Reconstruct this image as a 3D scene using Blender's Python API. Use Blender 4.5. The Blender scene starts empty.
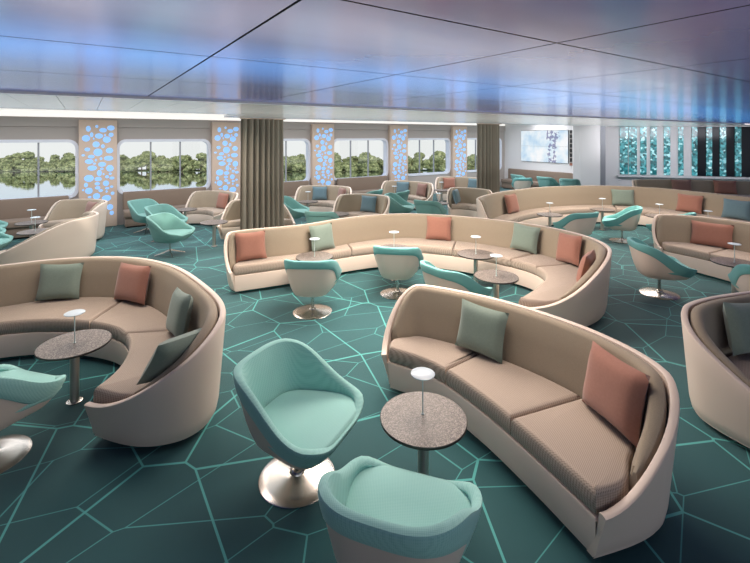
import bpy, bmesh, math, random
from mathutils import Vector, Matrix
from mathutils.geometry import tessellate_polygon
random.seed(7)
S = bpy.context.scene
COL = S.collection
PI = math.pi

# ------------------------------------------------------------------ camera, world, light, exposure
# room axes: X along the window wall, Y towards it.  Camera-side survey coordinates (r = right, d = ahead) -> room
CA, SA = 0.8303, 0.5575
def W(r, d):
    return (r * CA + d * SA, -r * SA + d * CA)
cam_d = bpy.data.cameras.new('camera')
cam = bpy.data.objects.new('camera', cam_d); COL.objects.link(cam)
cam.location = (0, 0, 2.5)
cam.rotation_euler = (PI / 2, 0, -math.atan2(SA, CA))
cam_d.sensor_width = 36.0
cam_d.lens = 36.0 * 432.0 / 750.0
cam_d.shift_y = -(281.5 - 136.0) / 750.0
cam_d.clip_start = 0.05; cam_d.clip_end = 2000
S.camera = cam

world = bpy.data.worlds.new('world'); S.world = world
world.use_nodes = True
nt = world.node_tree; nt.nodes.clear()
wo = nt.nodes.new('ShaderNodeOutputWorld'); bg = nt.nodes.new('ShaderNodeBackground')
tc = nt.nodes.new('ShaderNodeTexCoord'); sp = nt.nodes.new('ShaderNodeSeparateXYZ')
rp = nt.nodes.new('ShaderNodeValToRGB'); mr = nt.nodes.new('ShaderNodeMapRange')
nt.links.new(tc.outputs['Generated'], sp.inputs[0])
nt.links.new(sp.outputs['Z'], mr.inputs['Value'])
mr.inputs['From Min'].default_value = -0.2; mr.inputs['From Max'].default_value = 1.0
nt.links.new(mr.outputs[0], rp.inputs[0])
e = rp.color_ramp.elements
e[0].position = 0.0; e[0].color = (0.86, 0.88, 0.86, 1)
e[1].position = 1.0; e[1].color = (0.30, 0.50, 0.85, 1)
k = e.new(0.17); k.color = (0.90, 0.91, 0.90, 1)
k = e.new(0.30); k.color = (0.70, 0.80, 0.92, 1)
nt.links.new(rp.outputs[0], bg.inputs[0]); nt.links.new(bg.outputs[0], wo.inputs[0])
bg.inputs[1].default_value = 1.0

S.view_settings.view_transform = 'Standard'
S.view_settings.look = 'None'
S.view_settings.exposure = 0.0
S.view_settings.gamma = 1.0
S.view_settings.use_curve_mapping = False
S.cycles.max_bounces = 8
S.cycles.sample_clamp_indirect = 4.0

def lamp(kind, name, loc, energy, color, size=None, size_y=None, rot=(0, 0, 0), spread=None):
    L = bpy.data.lights.new(name, kind); o = bpy.data.objects.new(name, L); COL.objects.link(o)
    L.energy = energy; L.color = color; o.location = loc; o.rotation_euler = rot
    if kind == 'AREA':
        L.shape = 'RECTANGLE'; L.size = size; L.size_y = size_y or size
        if spread: L.spread = spread
    elif kind == 'SUN':
        L.angle = size
    return o
sun = lamp('SUN', 'sun', (0, 0, 40), 3.4, (1.0, 0.94, 0.80), size=0.05, rot=(math.radians(38), 0, -math.atan2(SA, CA) + 0.4))
WARM = (1.0, 0.87, 0.75)
# soft ceiling light fields over the seating groups
for (r, d, en, sx) in ((-3.0, 4.8, 38, 1.4), (0.9, 3.7, 36, 1.2), (0.4, 6.5, 220, 2.2), (6.0, 7.2, 34, 1.4), (5.8, 10.8, 150, 2.2), (-3.2, 8.0, 75, 1.8)):
    x, y = W(r, d)
    lamp('AREA', 'ceiling_light_field', (x, y, 2.87), en, WARM, sx, sx, spread=math.radians(150))
# cove light along the window side ceiling
lamp('AREA', 'cove_light', (5.5, 11.6, 3.1), 620, (0.97, 0.97, 1.0), 23.0, 1.6)
# lilac wash on the ceiling panels, with a bluer line along their far edge
lamp('AREA', 'lilac_fill_uplight', (9.0, 1.0, 0.9), 70, (0.42, 0.38, 1.0), 24.0, 9.0, rot=(PI, 0, 0))  # unseen uplight added in mid-air to brighten and tint the panels
lamp('AREA', 'blue_edge_wash', (9.0, 5.4, 2.45), 46, (0.08, 0.42, 1.0), 30.0, 0.3, rot=(math.radians(125), 0, PI))
x, y = W(12.6, 15.9)
lamp('AREA', 'bar_wall_fill', (x, y, 2.86), 120, (0.93, 0.92, 1.0), 7, 1, rot=(math.radians(62), 0, -math.atan2(SA, CA) - 0.25), spread=math.radians(150))  # added fill tilted at the bar wall to brighten it, no fixture there
lamp('AREA', 'strip_fill_uplight', (8.0, 7.7, 1.2), 240, (1.0, 0.97, 0.94), 24.0, 2.5, rot=(PI, 0, 0))  # uplight without a fixture, added to lift the pale strip
x, y = W(5.8, 17.0)
lamp('AREA', 'screen_wall_fill', (x, y, 2.86), 50, (0.92, 0.92, 1.0), 1.5, 1.5, spread=math.radians(140))  # unseen lamp added to brighten the white wall around the screen

# ------------------------------------------------------------------ materials
def mat(name, color, rough=0.6, metal=0.0, spec=0.5, emis=None, estr=0.0, sheen=0.0, coat=0.0):
    m = bpy.data.materials.new(name); m.use_nodes = True
    b = m.node_tree.nodes['Principled BSDF']
    b.inputs['Base Color'].default_value = (*color, 1)
    b.inputs['Roughness'].default_value = rough
    b.inputs['Metallic'].default_value = metal
    b.inputs['Specular IOR Level'].default_value = spec
    if sheen: b.inputs['Sheen Weight'].default_value = sheen
    if coat: b.inputs['Coat Weight'].default_value = coat
    if emis:
        b.inputs['Emission Color'].default_value = (*emis, 1); b.inputs['Emission Strength'].default_value = estr
    return m
def N(m, t, **kw):
    n = m.node_tree.nodes.new(t)
    for a, v in kw.items(): setattr(n, a, v)
    return n
def L(m, a, b): m.node_tree.links.new(a, b)
def bsdf(m): return m.node_tree.nodes['Principled BSDF']
def coords(m, scale=(1, 1, 1), rot=(0, 0, 0), kind='Object'):
    t = N(m, 'ShaderNodeTexCoord'); p = N(m, 'ShaderNodeMapping')
    p.inputs['Scale'].default_value = scale; p.inputs['Rotation'].default_value = rot
    L(m, t.outputs[kind], p.inputs[0]); return p.outputs[0]
def mixc(m, fac, a, b, blend='MIX'):
    x = N(m, 'ShaderNodeMix', data_type='RGBA', blend_type=blend)
    for sock, v in ((x.inputs[0], fac), (x.inputs[6], a), (x.inputs[7], b)):
        if hasattr(v, 'is_linked'): L(m, v, sock)
        elif isinstance(v, tuple): sock.default_value = (*v, 1)
        else: sock.default_value = v
    return x.outputs[2]
def ramp(m, v, stops):
    r = N(m, 'ShaderNodeValToRGB'); el = r.color_ramp.elements
    while len(el) < len(stops): el.new(0.5)
    for q, (p, c) in zip(el, stops): q.position = p; q.color = (*c, 1)
    L(m, v, r.inputs[0]); return r.outputs[0]
def noise(m, vec, scale, detail=3.0):
    n = N(m, 'ShaderNodeTexNoise'); n.inputs['Scale'].default_value = scale; n.inputs['Detail'].default_value = detail
    L(m, vec, n.inputs['Vector']); return n.outputs['Fac']
def math_(m, op, a, b=None):
    n = N(m, 'ShaderNodeMath', operation=op)
    for i, v in enumerate((a, b)):
        if v is None: continue
        if hasattr(v, 'is_linked'): L(m, v, n.inputs[i])
        else: n.inputs[i].default_value = v
    return n.outputs[0]
def bump(m, h, strength=0.2, dist=0.01):
    b = N(m, 'ShaderNodeBump'); b.inputs['Strength'].default_value = strength; b.inputs['Distance'].default_value = dist
    L(m, h, b.inputs['Height']); L(m, b.outputs[0], bsdf(m).inputs['Normal'])

M = {}
def fabric(name, c1, c2, scale=260, weave=True, sheen=0.15):
    m = mat(name, c1, 0.85, spec=0.25, sheen=sheen)
    v = coords(m)
    n = noise(m, v, scale, 2); n2 = noise(m, v, 22, 2)
    c = mixc(m, n, c2, c1)
    c = mixc(m, math_(m, 'MULTIPLY', n2, 0.25), c, c2)
    L(m, c, bsdf(m).inputs['Base Color'])
    if weave: bump(m, n, 0.15, 0.002)
    return m
# houndstooth-like small check for the seat cushions
def check_fabric(name, c1, c2, pitch):
    m = mat(name, c1, 0.85, spec=0.25, sheen=0.15)
    v = coords(m, rot=(0, 0, 0.5))
    s = N(m, 'ShaderNodeSeparateXYZ'); L(m, v, s.inputs[0])
    f = 2 * PI / pitch
    a = math_(m, 'SINE', math_(m, 'MULTIPLY', s.outputs['X'], f))
    b = math_(m, 'SINE', math_(m, 'MULTIPLY', s.outputs['Y'], f))
    z = math_(m, 'SINE', math_(m, 'MULTIPLY', s.outputs['Z'], f))
    t = math_(m, 'ADD', math_(m, 'ADD', math_(m, 'MULTIPLY', a, b), math_(m, 'MULTIPLY', z, 0.4)), 0.25)
    t = math_(m, 'MINIMUM', math_(m, 'MAXIMUM', math_(m, 'ADD', math_(m, 'MULTIPLY', t, 1.2), 0.5), 0.0), 1.0)
    n = noise(m, v, 8, 2)
    c = mixc(m, t, c2, c1)
    L(m, c, bsdf(m).inputs['Base Color'])
    bump(m, t, 0.1, 0.002)
    return m
M['shell'] = mat('blush lacquer', (0.74, 0.61, 0.52), 0.45, spec=0.4)
M['pad'] = fabric('beige back fabric', (0.385, 0.318, 0.238), (0.26, 0.21, 0.155), 180)
M['seat'] = check_fabric('beige check fabric', (0.46, 0.37, 0.30), (0.26, 0.205, 0.165), 0.014)
M['plinth'] = mat('dark teal plinth', (0.02, 0.11, 0.11), 0.8)
M['green'] = fabric('sage pillow satin', (0.225, 0.28, 0.235), (0.17, 0.22, 0.185), 60, False, 0.3)
M['blue'] = fabric('blue grey pillow satin', (0.13, 0.215, 0.25), (0.10, 0.16, 0.19), 60, False, 0.3)
M['orange'] = fabric('terracotta pillow satin', (0.36, 0.165, 0.12), (0.28, 0.125, 0.09), 60, False, 0.3)
M['brown'] = fabric('brown pillow satin', (0.28, 0.15, 0.12), (0.22, 0.12, 0.1), 60, False, 0.3)
M['teal'] = check_fabric('aqua woven fabric', (0.37, 0.665, 0.61), (0.30, 0.59, 0.535), 0.013)
M['teal2'] = fabric('deep aqua fabric', (0.20, 0.475, 0.455), (0.15, 0.40, 0.385), 200)
M['sea'] = fabric('sea green fabric', (0.20, 0.39, 0.36), (0.15, 0.32, 0.295), 200)
M['bench'] = fabric('brown bench fabric', (0.27, 0.20, 0.155), (0.2, 0.15, 0.115), 120)
M['curtain'] = fabric('olive drape', (0.27, 0.24, 0.195), (0.22, 0.195, 0.155), 120)
m = M['steel'] = mat('brushed steel', (0.62, 0.58, 0.54), 0.25, 1.0)
bsdf(m).inputs['Anisotropic'].default_value = 0.6
tg = N(m, 'ShaderNodeTangent', direction_type='RADIAL', axis='Z'); L(m, tg.outputs[0], bsdf(m).inputs['Tangent'])
M['pole'] = mat('satin steel', (0.62, 0.57, 0.52), 0.45, 1.0)
m = M['top'] = mat('speckled bronze laminate', (0.3, 0.25, 0.22), 0.38, spec=0.25)
v = coords(m); vo = N(m, 'ShaderNodeTexVoronoi'); vo.inputs['Scale'].default_value = 150; L(m, v, vo.inputs['Vector'])
sx = N(m, 'ShaderNodeSeparateColor'); L(m, vo.outputs['Color'], sx.inputs[0])
L(m, ramp(m, sx.outputs[0], [(0.0, (0.07, 0.057, 0.049)), (0.5, (0.15, 0.122, 0.105)), (1.0, (0.32, 0.27, 0.24))]), bsdf(m).inputs['Base Color'])
M['edge'] = mat('dark table edge', (0.03, 0.025, 0.022), 0.4)
M['white'] = mat('white satin', (0.56, 0.64, 0.69), 0.3)
M['acrylic'] = mat('frosted stem', (0.62, 0.72, 0.70), 0.2, spec=0.6)
M['black'] = mat('black', (0.01, 0.01, 0.011), 0.5)

# carpet: deep teal with lighter irregular line net
m = M['carpet'] = mat('teal patterned carpet', (0.02, 0.12, 0.12), 0.8, spec=0.3, sheen=0.2)
def net(scale, w, vscale, rot, seed):
    v = coords(m, vscale, (0, 0, rot))
    ad = N(m, 'ShaderNodeVectorMath', operation='ADD'); ad.inputs[1].default_value = (seed, seed * 1.7, 0); L(m, v, ad.inputs[0])
    t = N(m, 'ShaderNodeTexVoronoi', voronoi_dimensions='2D', feature='DISTANCE_TO_EDGE')
    t.inputs['Scale'].default_value = scale; L(m, ad.outputs[0], t.inputs['Vector'])
    r = N(m, 'ShaderNodeMapRange'); L(m, t.outputs['Distance'], r.inputs['Value'])
    r.inputs['From Min'].default_value = w * scale * 0.8; r.inputs['From Max'].default_value = w * scale
    r.inputs['To Min'].default_value = 1; r.inputs['To Max'].default_value = 0
    return r.outputs[0]
l1 = net(1.4, 0.0085, (1.0, 0.72, 1), 0.5, 3.1)
l2 = net(1.7, 0.0048, (0.62, 1.2, 1), -0.45, 8.7)
ln = math_(m, 'MAXIMUM', l1, math_(m, 'MULTIPLY', l2, 0.75))
v = coords(m); n1 = noise(m, v, 1.3, 4); n2 = noise(m, v, 320, 2)
base = mixc(m, n1, (0.009, 0.066, 0.075), (0.018, 0.116, 0.124))
base = mixc(m, math_(m, 'MULTIPLY', n2, 0.5), base, (0.008, 0.05, 0.055))
L(m, mixc(m, ln, base, (0.085, 0.38, 0.355)), bsdf(m).inputs['Base Color'])
bump(m, n2, 0.25, 0.004)

# ceiling: glossy lilac metal panels, faint brushed streaks
m = M['ceil'] = mat('lilac metal ceiling panels', (0.36, 0.36, 0.62), 0.16, 0.35, spec=0.6)
v = coords(m, (0.35, 2.0, 1), (0, 0, 0.3)); n = noise(m, v, 1.5, 3)
L(m, mixc(m, n, (0.23, 0.215, 0.44), (0.28, 0.31, 0.62)), bsdf(m).inputs['Base Color'])
r = N(m, 'ShaderNodeMapRange'); L(m, n, r.inputs['Value']); r.inputs['To Min'].default_value = 0.14; r.inputs['To Max'].default_value = 0.22
L(m, r.outputs[0], bsdf(m).inputs['Roughness'])
M['gap'] = mat('dark panel joint', (0.012, 0.011, 0.014), 0.7)
M['strip'] = mat('pale metal ceiling panels', (0.78, 0.78, 0.77), 0.22, 0.35)
M['lip'] = mat('ceiling edge trim', (0.85, 0.74, 0.64), 0.5)
M['cove'] = mat('white cove ceiling', (0.85, 0.83, 0.80), 0.7)
M['covelight'] = mat('glowing cove diffuser', (0.8, 0.8, 0.8), 0.5, emis=(1.0, 0.95, 0.90), estr=0.75)
M['wall'] = mat('taupe wall', (0.42, 0.375, 0.35), 0.7)
M['wall_white'] = mat('white wall', (0.74, 0.72, 0.73), 0.6)
M['wall_dark'] = mat('warm grey wall', (0.30, 0.26, 0.24), 0.8)
M['frame'] = mat('pale lilac window frame', (0.74, 0.76, 0.84), 0.35)
M['mullion'] = mat('grey mullion', (0.33, 0.34, 0.37), 0.4, 0.3)
m = M['glass'] = bpy.data.materials.new('window glass'); m.use_nodes = True
m.node_tree.nodes.clear()
o_ = N(m, 'ShaderNodeOutputMaterial'); mx = N(m, 'ShaderNodeMixShader'); tr = N(m, 'ShaderNodeBsdfTransparent'); gl = N(m, 'ShaderNodeBsdfGlossy')
tr.inputs[0].default_value = (0.95, 0.97, 0.97, 1); gl.inputs['Roughness'].default_value = 0.02
mx.inputs[0].default_value = 0.05
L(m, tr.outputs[0], mx.inputs[1]); L(m, gl.outputs[0], mx.inputs[2]); L(m, mx.outputs[0], o_.inputs[0])
M['panel'] = mat('light wood veneer', (0.60, 0.46, 0.37), 0.55)
M['oval'] = mat('backlit blue acrylic', (0.25, 0.45, 0.75), 0.4, emis=(0.25, 0.52, 1.0), estr=0.5)
m = M['glasstile'] = mat('teal mosaic glass', (0.05, 0.35, 0.38), 0.12, spec=0.8)
v = coords(m); vo = N(m, 'ShaderNodeTexVoronoi'); vo.inputs['Scale'].default_value = 11; L(m, v, vo.inputs['Vector'])
sx = N(m, 'ShaderNodeSeparateColor'); L(m, vo.outputs['Color'], sx.inputs[0])
cr = ramp(m, sx.outputs[0], [(0, (0.004, 0.05, 0.06)), (0.45, (0.02, 0.17, 0.19)), (0.75, (0.07, 0.36, 0.40)), (1.0, (0.45, 0.75, 0.78))])
L(m, cr, bsdf(m).inputs['Base Color']); L(m, cr, bsdf(m).inputs['Emission Color']); bsdf(m).inputs['Emission Strength'].default_value = 0.5
M['night'] = mat('dark bar glass', (0.006, 0.009, 0.016), 0.15, spec=0.2)
m = M['screen'] = mat('lit screen picture', (0.02, 0.02, 0.02), 0.2)
v = coords(m, (1, 1, 1)); n = noise(m, v, 1.6, 6); s_ = N(m, 'ShaderNodeSeparateXYZ'); L(m, v, s_.inputs[0])
sky = ramp(m, n, [(0.25, (0.30, 0.55, 0.80)), (0.5, (0.75, 0.86, 0.94)), (0.62, (0.93, 0.95, 0.97)), (1.0, (0.98, 0.98, 0.98))])
n3 = noise(m, v, 6, 5)
blot = math_(m, 'MULTIPLY', math_(m, 'GREATER_THAN', n3, 0.5), math_(m, 'LESS_THAN', math_(m, 'ABSOLUTE', math_(m, 'ADD', math_(m, 'ADD', s_.outputs['X'], math_(m, 'MULTIPLY', n, 1.2)), -1.05)), 0.22))
L(m, mixc(m, math_(m, 'MULTIPLY', blot, 0.75), sky, (0.10, 0.10, 0.30)), bsdf(m).inputs['Emission Color'])
bsdf(m).inputs['Emission Strength'].default_value = 0.95
m = M['foliage'] = mat('tree foliage', (0.08, 0.13, 0.03), 0.9, spec=0.1)
v = coords(m); n = noise(m, v, 9, 6)
oi = N(m, 'ShaderNodeObjectInfo')
c = ramp(m, n, [(0.3, (0.09, 0.115, 0.055)), (0.5, (0.25, 0.28, 0.13)), (0.7, (0.50, 0.50, 0.28))])
L(m, mixc(m, math_(m, 'MULTIPLY', oi.outputs['Random'], 0.45), c, (0.30, 0.32, 0.16)), bsdf(m).inputs['Base Color'])
M['bark'] = mat('bark', (0.12, 0.09, 0.06), 0.9)
M['bank'] = mat('river bank', (0.10, 0.13, 0.05), 0.95)
m = M['water'] = mat('calm river water', (0.80, 0.86, 0.88), 0.03, 1.0)
v = coords(m, (0.25, 1, 1)); n = noise(m, v, 0.5, 3); bump(m, n, 0.06, 0.15)

# ------------------------------------------------------------------ mesh helpers
def obj(name, bm, m, parent=None, smooth=True):
    me = bpy.data.meshes.new(name); bmesh.ops.recalc_face_normals(bm, faces=bm.faces[:])
    if smooth:
        for f in bm.faces: f.smooth = True
        for ed in bm.edges:
            if len(ed.link_faces) == 2 and ed.calc_face_angle(0) > 0.7: ed.smooth = False
    bm.to_mesh(me); bm.free()
    o = bpy.data.objects.new(name, me); COL.objects.link(o)
    for q in (m if isinstance(m, (list, tuple)) else [m]): me.materials.append(q)
    if parent: o.parent = parent
    return o
def tag(o, label, cat, group=None):
    o['label'] = label; o['category'] = cat
    if group: o['group'] = group
    return o
def empty(name, loc, rz=0):
    o = bpy.data.objects.new(name, None); COL.objects.link(o)
    o.empty_display_size = 0.2; o.location = loc; o.rotation_euler = (0, 0, rz); return o
def struct(name, bm, m, smooth=False, parent=None):
    o = obj(name, bm, m, parent, smooth)
    if not parent: o['kind'] = 'structure'
    return o
def dup(root, loc, rz, label, group=None, scale=None):
    r = root.copy(); COL.objects.link(r); r.location = loc; r.rotation_euler = (0, 0, rz); r['label'] = label
    if group: r['group'] = group
    for ch in root.children:
        c = ch.copy(); COL.objects.link(c); c.parent = r
        for g in ch.children:
            d = g.copy(); COL.objects.link(d); d.parent = c
    return r
def box(bm, x0, y0, z0, x1, y1, z1, bev=0.0):
    r = bmesh.ops.create_cube(bm, size=1)
    for v in r['verts']:
        v.co = Vector(((x0 + x1) / 2 + v.co.x * (x1 - x0), (y0 + y1) / 2 + v.co.y * (y1 - y0), (z0 + z1) / 2 + v.co.z * (z1 - z0)))
    if bev:
        es = list({ed for v in r['verts'] for ed in v.link_edges})
        bmesh.ops.bevel(bm, geom=es, offset=bev, segments=3, affect='EDGES', profile=0.5)
def newbox(*a, **k):
    bm = bmesh.new(); box(bm, *a, **k); return bm
def lathe(bm, prof, n=32, cx=0, cy=0):
    rings = []
    for (rr, z) in prof:
        if rr < 1e-5: rings.append([bm.verts.new((cx, cy, z))])
        else: rings.append([bm.verts.new((cx + rr * math.cos(2 * PI * i / n), cy + rr * math.sin(2 * PI * i / n), z)) for i in range(n)])
    for a, b in zip(rings, rings[1:]):
        for i in range(n):
            j = (i + 1) % n
            if len(a) == 1 and len(b) == 1: continue
            if len(a) == 1: bm.faces.new((a[0], b[i], b[j]))
            elif len(b) == 1: bm.faces.new((a[i], a[j], b[0]))
            else: bm.faces.new((a[i], a[j], b[j], b[i]))
def newlathe(prof, n=32):
    bm = bmesh.new(); lathe(bm, prof, n); return bm
def sweep(bm, rows, close=False):
    """rows: list of lists of points, grid of quads"""
    vs = [[bm.verts.new(p) for p in row] for row in rows]
    nr = len(vs)
    for i in range(nr if close else nr - 1):
        a, b = vs[i], vs[(i + 1) % nr]
        for j in range(len(a) - 1): bm.faces.new((a[j], a[j + 1], b[j + 1], b[j]))
    return vs
def cap(bm, vs):
    pts = [v.co.copy() for v in vs]
    for t in tessellate_polygon([pts]):
        try: bm.faces.new([vs[i] for i in t])
        except ValueError: pass
def ss(t): t = max(0.0, min(1.0, t)); return t * t * (3 - 2 * t)
def catmull(P, step):
    P = [Vector(p) for p in P]
    P = [P[0] * 2 - P[1]] + P + [P[-1] * 2 - P[-2]]
    out = []
    for i in range(1, len(P) - 2):
        p0, p1, p2, p3 = P[i - 1:i + 3]
        t0 = 0.0; t1 = t0 + (p1 - p0).length ** 0.5; t2 = t1 + (p2 - p1).length ** 0.5; t3 = t2 + (p3 - p2).length ** 0.5
        for q in range(12):
            t = t1 + (t2 - t1) * q / 12
            A1 = p0 * ((t1 - t) / (t1 - t0)) + p1 * ((t - t0) / (t1 - t0)); A2 = p1 * ((t2 - t) / (t2 - t1)) + p2 * ((t - t1) / (t2 - t1)); A3 = p2 * ((t3 - t) / (t3 - t2)) + p3 * ((t - t2) / (t3 - t2))
            B1 = A1 * ((t2 - t) / (t2 - t0)) + A2 * ((t - t0) / (t2 - t0)); B2 = A2 * ((t3 - t) / (t3 - t1)) + A3 * ((t - t1) / (t3 - t1))
            out.append(B1 * ((t2 - t) / (t2 - t1)) + B2 * ((t - t1) / (t2 - t1)))
    out.append(P[-2])
    return resample(out, step)
def resample(pts, step):
    ln = [0.0]
    for a, b in zip(pts, pts[1:]): ln.append(ln[-1] + (b - a).length)
    n = max(2, int(round(ln[-1] / step))); res = []; j = 0
    for i in range(n + 1):
        s = ln[-1] * i / n
        while j < len(pts) - 2 and ln[j + 1] < s: j += 1
        t = (s - ln[j]) / max(1e-9, ln[j + 1] - ln[j]); res.append(pts[j].lerp(pts[j + 1], min(1, t)))
    return res
def normals(P, side):
    out = []
    for i in range(len(P)):
        t = P[min(i + 1, len(P) - 1)] - P[max(i - 1, 0)]
        n = Vector((-t.y, t.x)) * side; n.normalize(); out.append(n)
    return out
def area2(P): return sum(a.x * b.y - b.x * a.y for a, b in zip(P, P[1:] + P[:1])) / 2
def smooth_path(P, it=3):
    for _ in range(it):
        P = [P[0]] + [(P[i - 1] + P[i] * 2 + P[i + 1]) / 4 for i in range(1, len(P) - 1)] + [P[-1]]
    return P
def inset_poly(P, w):
    sg = 1 if area2(P) > 0 else -1; n = len(P); out = []
    for i in range(n):
        a = (P[i] - P[i - 1]); b = (P[(i + 1) % n] - P[i])
        if a.length < 1e-7 or b.length < 1e-7: out.append(P[i].copy()); continue
        na = Vector((-a.y, a.x)).normalized() * sg; nb = Vector((-b.y, b.x)).normalized() * sg
        m_ = na + nb
        if m_.length < 0.2: out.append(P[i] + na * w); continue
        m_.normalize(); out.append(P[i] + m_ * (w / max(0.5, m_.dot(na))))
    return out
def slab(bm, P, levels):
    """stack of inset copies of polygon P: levels (inset, z); closed top and bottom"""
    rings = [[bm.verts.new((q.x, q.y, z)) for q in inset_poly(P, w)] for (w, z) in levels]
    n = len(P)
    for a, b in zip(rings, rings[1:]):
        for i in range(n): bm.faces.new((a[i], a[(i + 1) % n], b[(i + 1) % n], b[i]))
    cap(bm, rings[0]); cap(bm, rings[-1])

# ------------------------------------------------------------------ the setting
X0, X1, Y0, YW = -6.5, 27.0, -5.96, 14.1
bm = newbox(X0, Y0, -0.1, X1, YW, 0.0); struct('floor', bm, M['carpet'])
# main ceiling of square metal panels over a dark backing
YE, ZC, ZS, YS, ZT = 5.55, 2.948, 2.92, 9.9, 3.0
bm = bmesh.new(); g = 0.006
xs = [0.588 + 1.3 * i for i in range(-6, 22)]; ys = [Y0] + [1.24 + 1.3 * i for i in range(-5, 3)] + [YE]
for a, b in zip(xs, xs[1:]):
    for c_, d_ in zip(ys, ys[1:]): box(bm, a + g, c_ + g, ZC, b - g, d_ - g, ZC + 0.02)
bm.normal_update()
for f in bm.faces:
    if f.normal.z > -0.5: f.material_index = 1
struct('ceiling', bm, [M['ceil'], M['gap']])
struct('trim_1', newbox(X0, Y0, ZC + 0.03, X1, YE, ZC + 0.06), M['gap'])
struct('trim_2', newbox(X0, YE - 0.004, ZS, X1, YE + 0.03, ZC + 0.03, bev=0.004), M['lip'])
# pale strip of narrow panels, stepping further out from the large curtain on
XST, YS1 = 2.62, 8.5
bm = bmesh.new(); x = XST - 0.41 * 22
while x < 21.0:
    box(bm, x + 0.003, YE + 0.034, ZS, x + 0.407, YS1 if x < XST - 0.1 else YS, ZS + 0.02); x += 0.41
struct('ceiling_2', bm, M['strip'])
bm = newbox(X0, YE + 0.03, ZS + 0.03, X1, YS1, ZS + 0.05); box(bm, XST, YS1, ZS + 0.03, X1, YS, ZS + 0.05); struct('trim_3', bm, M['gap'])
bm = newbox(X0, YS1, ZS - 0.004, XST - 0.03, YS1 + 0.03, ZS + 0.05, bev=0.004); box(bm, XST - 0.03, YS1, ZS - 0.004, XST, YS + 0.03, ZS + 0.05, bev=0.004); box(bm, XST, YS, ZS - 0.004, X1, YS + 0.03, ZS + 0.05, bev=0.004)
struct('trim_4', bm, M['mullion'])
ZT = 3.22
struct('ceiling_3', newbox(X0, YS1 + 0.03, ZT, X1, YW + 0.3, ZT + 0.1), M['cove'])
bm = newbox(X0, YW - 0.07, 3.0, 17.1, YW - 0.004, ZT - 0.003, bev=0.01)
o = obj('cove_light', bm, M['covelight'], None, False); tag(o, 'long glowing white cove light running along the top of the window wall', 'light')
# window wall
def rrect(x0, z0, x1, z1, r, n=6):
    pts = []
    for (cx, cz, a0) in ((x1 - r, z1 - r, 0), (x0 + r, z1 - r, PI / 2), (x0 + r, z0 + r, PI), (x1 - r, z0 + r, 1.5 * PI)):
        for i in range(n + 1):
            a = a0 + PI / 2 * i / n; pts.append((cx + r * math.cos(a), cz + r * math.sin(a)))
    return pts
WZ0, WZ1 = 0.88, 2.36
bays = [(-1, ), (-2, ), (0, ), (1, ), (2, ), (3, ), (4, )]
bm = bmesh.new()
def bay_ring(bm, xa, xb, hole, y):
    o_ = [(xa, 0), (xb, 0), (xb, ZT), (xa, ZT)]
    edges = []
    for loop in (o_, hole):
        vs = [bm.verts.new((px, y, pz)) for px, pz in loop]
        for a, b in zip(vs, vs[1:] + vs[:1]): edges.append(bm.edges.new((a, b)))
        last = vs
    bmesh.ops.triangle_fill(bm, edges=edges, use_beauty=True)
    return last
for n in range(-2, 5):
    cx = 0.30 + 1.705 + 3.41 * n
    hole = rrect(cx - 1.22, WZ0, cx + 1.22, WZ1, 0.2)
    a = bay_ring(bm, cx - 1.705, cx + 1.705, hole, YW); b = bay_ring(bm, cx - 1.705, cx + 1.705, hole, YW + 0.25)
    for i in range(len(a)): bm.faces.new((a[i], a[(i + 1) % len(a)], b[(i + 1) % len(a)], b[i]))
struct('wall_window', bm, M['wall'])
struct('trim_5', newbox(X0, YW - 0.05, 2.74, 17.3, YW - 0.003, 2.998, bev=0.01), M['wall'])
for i, n in enumerate(range(-2, 5)):
    cx = 0.30 + 1.705 + 3.41 * n
    bm = bmesh.new()
    o_ = rrect(cx - 1.27, WZ0 - 0.05, cx + 1.27, WZ1 + 0.05, 0.24); q = rrect(cx - 1.19, WZ0 + 0.03, cx + 1.19, WZ1 - 0.03, 0.17)
    rows = []
    for (lp, y) in ((o_, YW - 0.002), (o_, YW - 0.03), (q, YW - 0.03), (q, YW + 0.2), (o_, YW + 0.26)):
        rows.append([(px, y, pz) for px, pz in lp] + [(lp[0][0], y, lp[0][1])])
    sweep(bm, rows); bmesh.ops.remove_doubles(bm, verts=bm.verts[:], dist=1e-5)
    w = struct('window_%d' % (i + 1), bm, M['frame'], smooth=True)
    for mx_ in (-0.4, 0.4):
        obj('mullion', newbox(cx + mx_ - 0.02, YW + 0.10, WZ0 + 0.035, cx + mx_ + 0.02, YW + 0.15, WZ1 - 0.035), M['mullion'], w, False)
    bm = bmesh.new(); vs = [bm.verts.new((px, YW + 0.125, pz)) for px, pz in q]; bm.faces.new(vs)
    obj('window_pane', bm, M['glass'], w, False)
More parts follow.
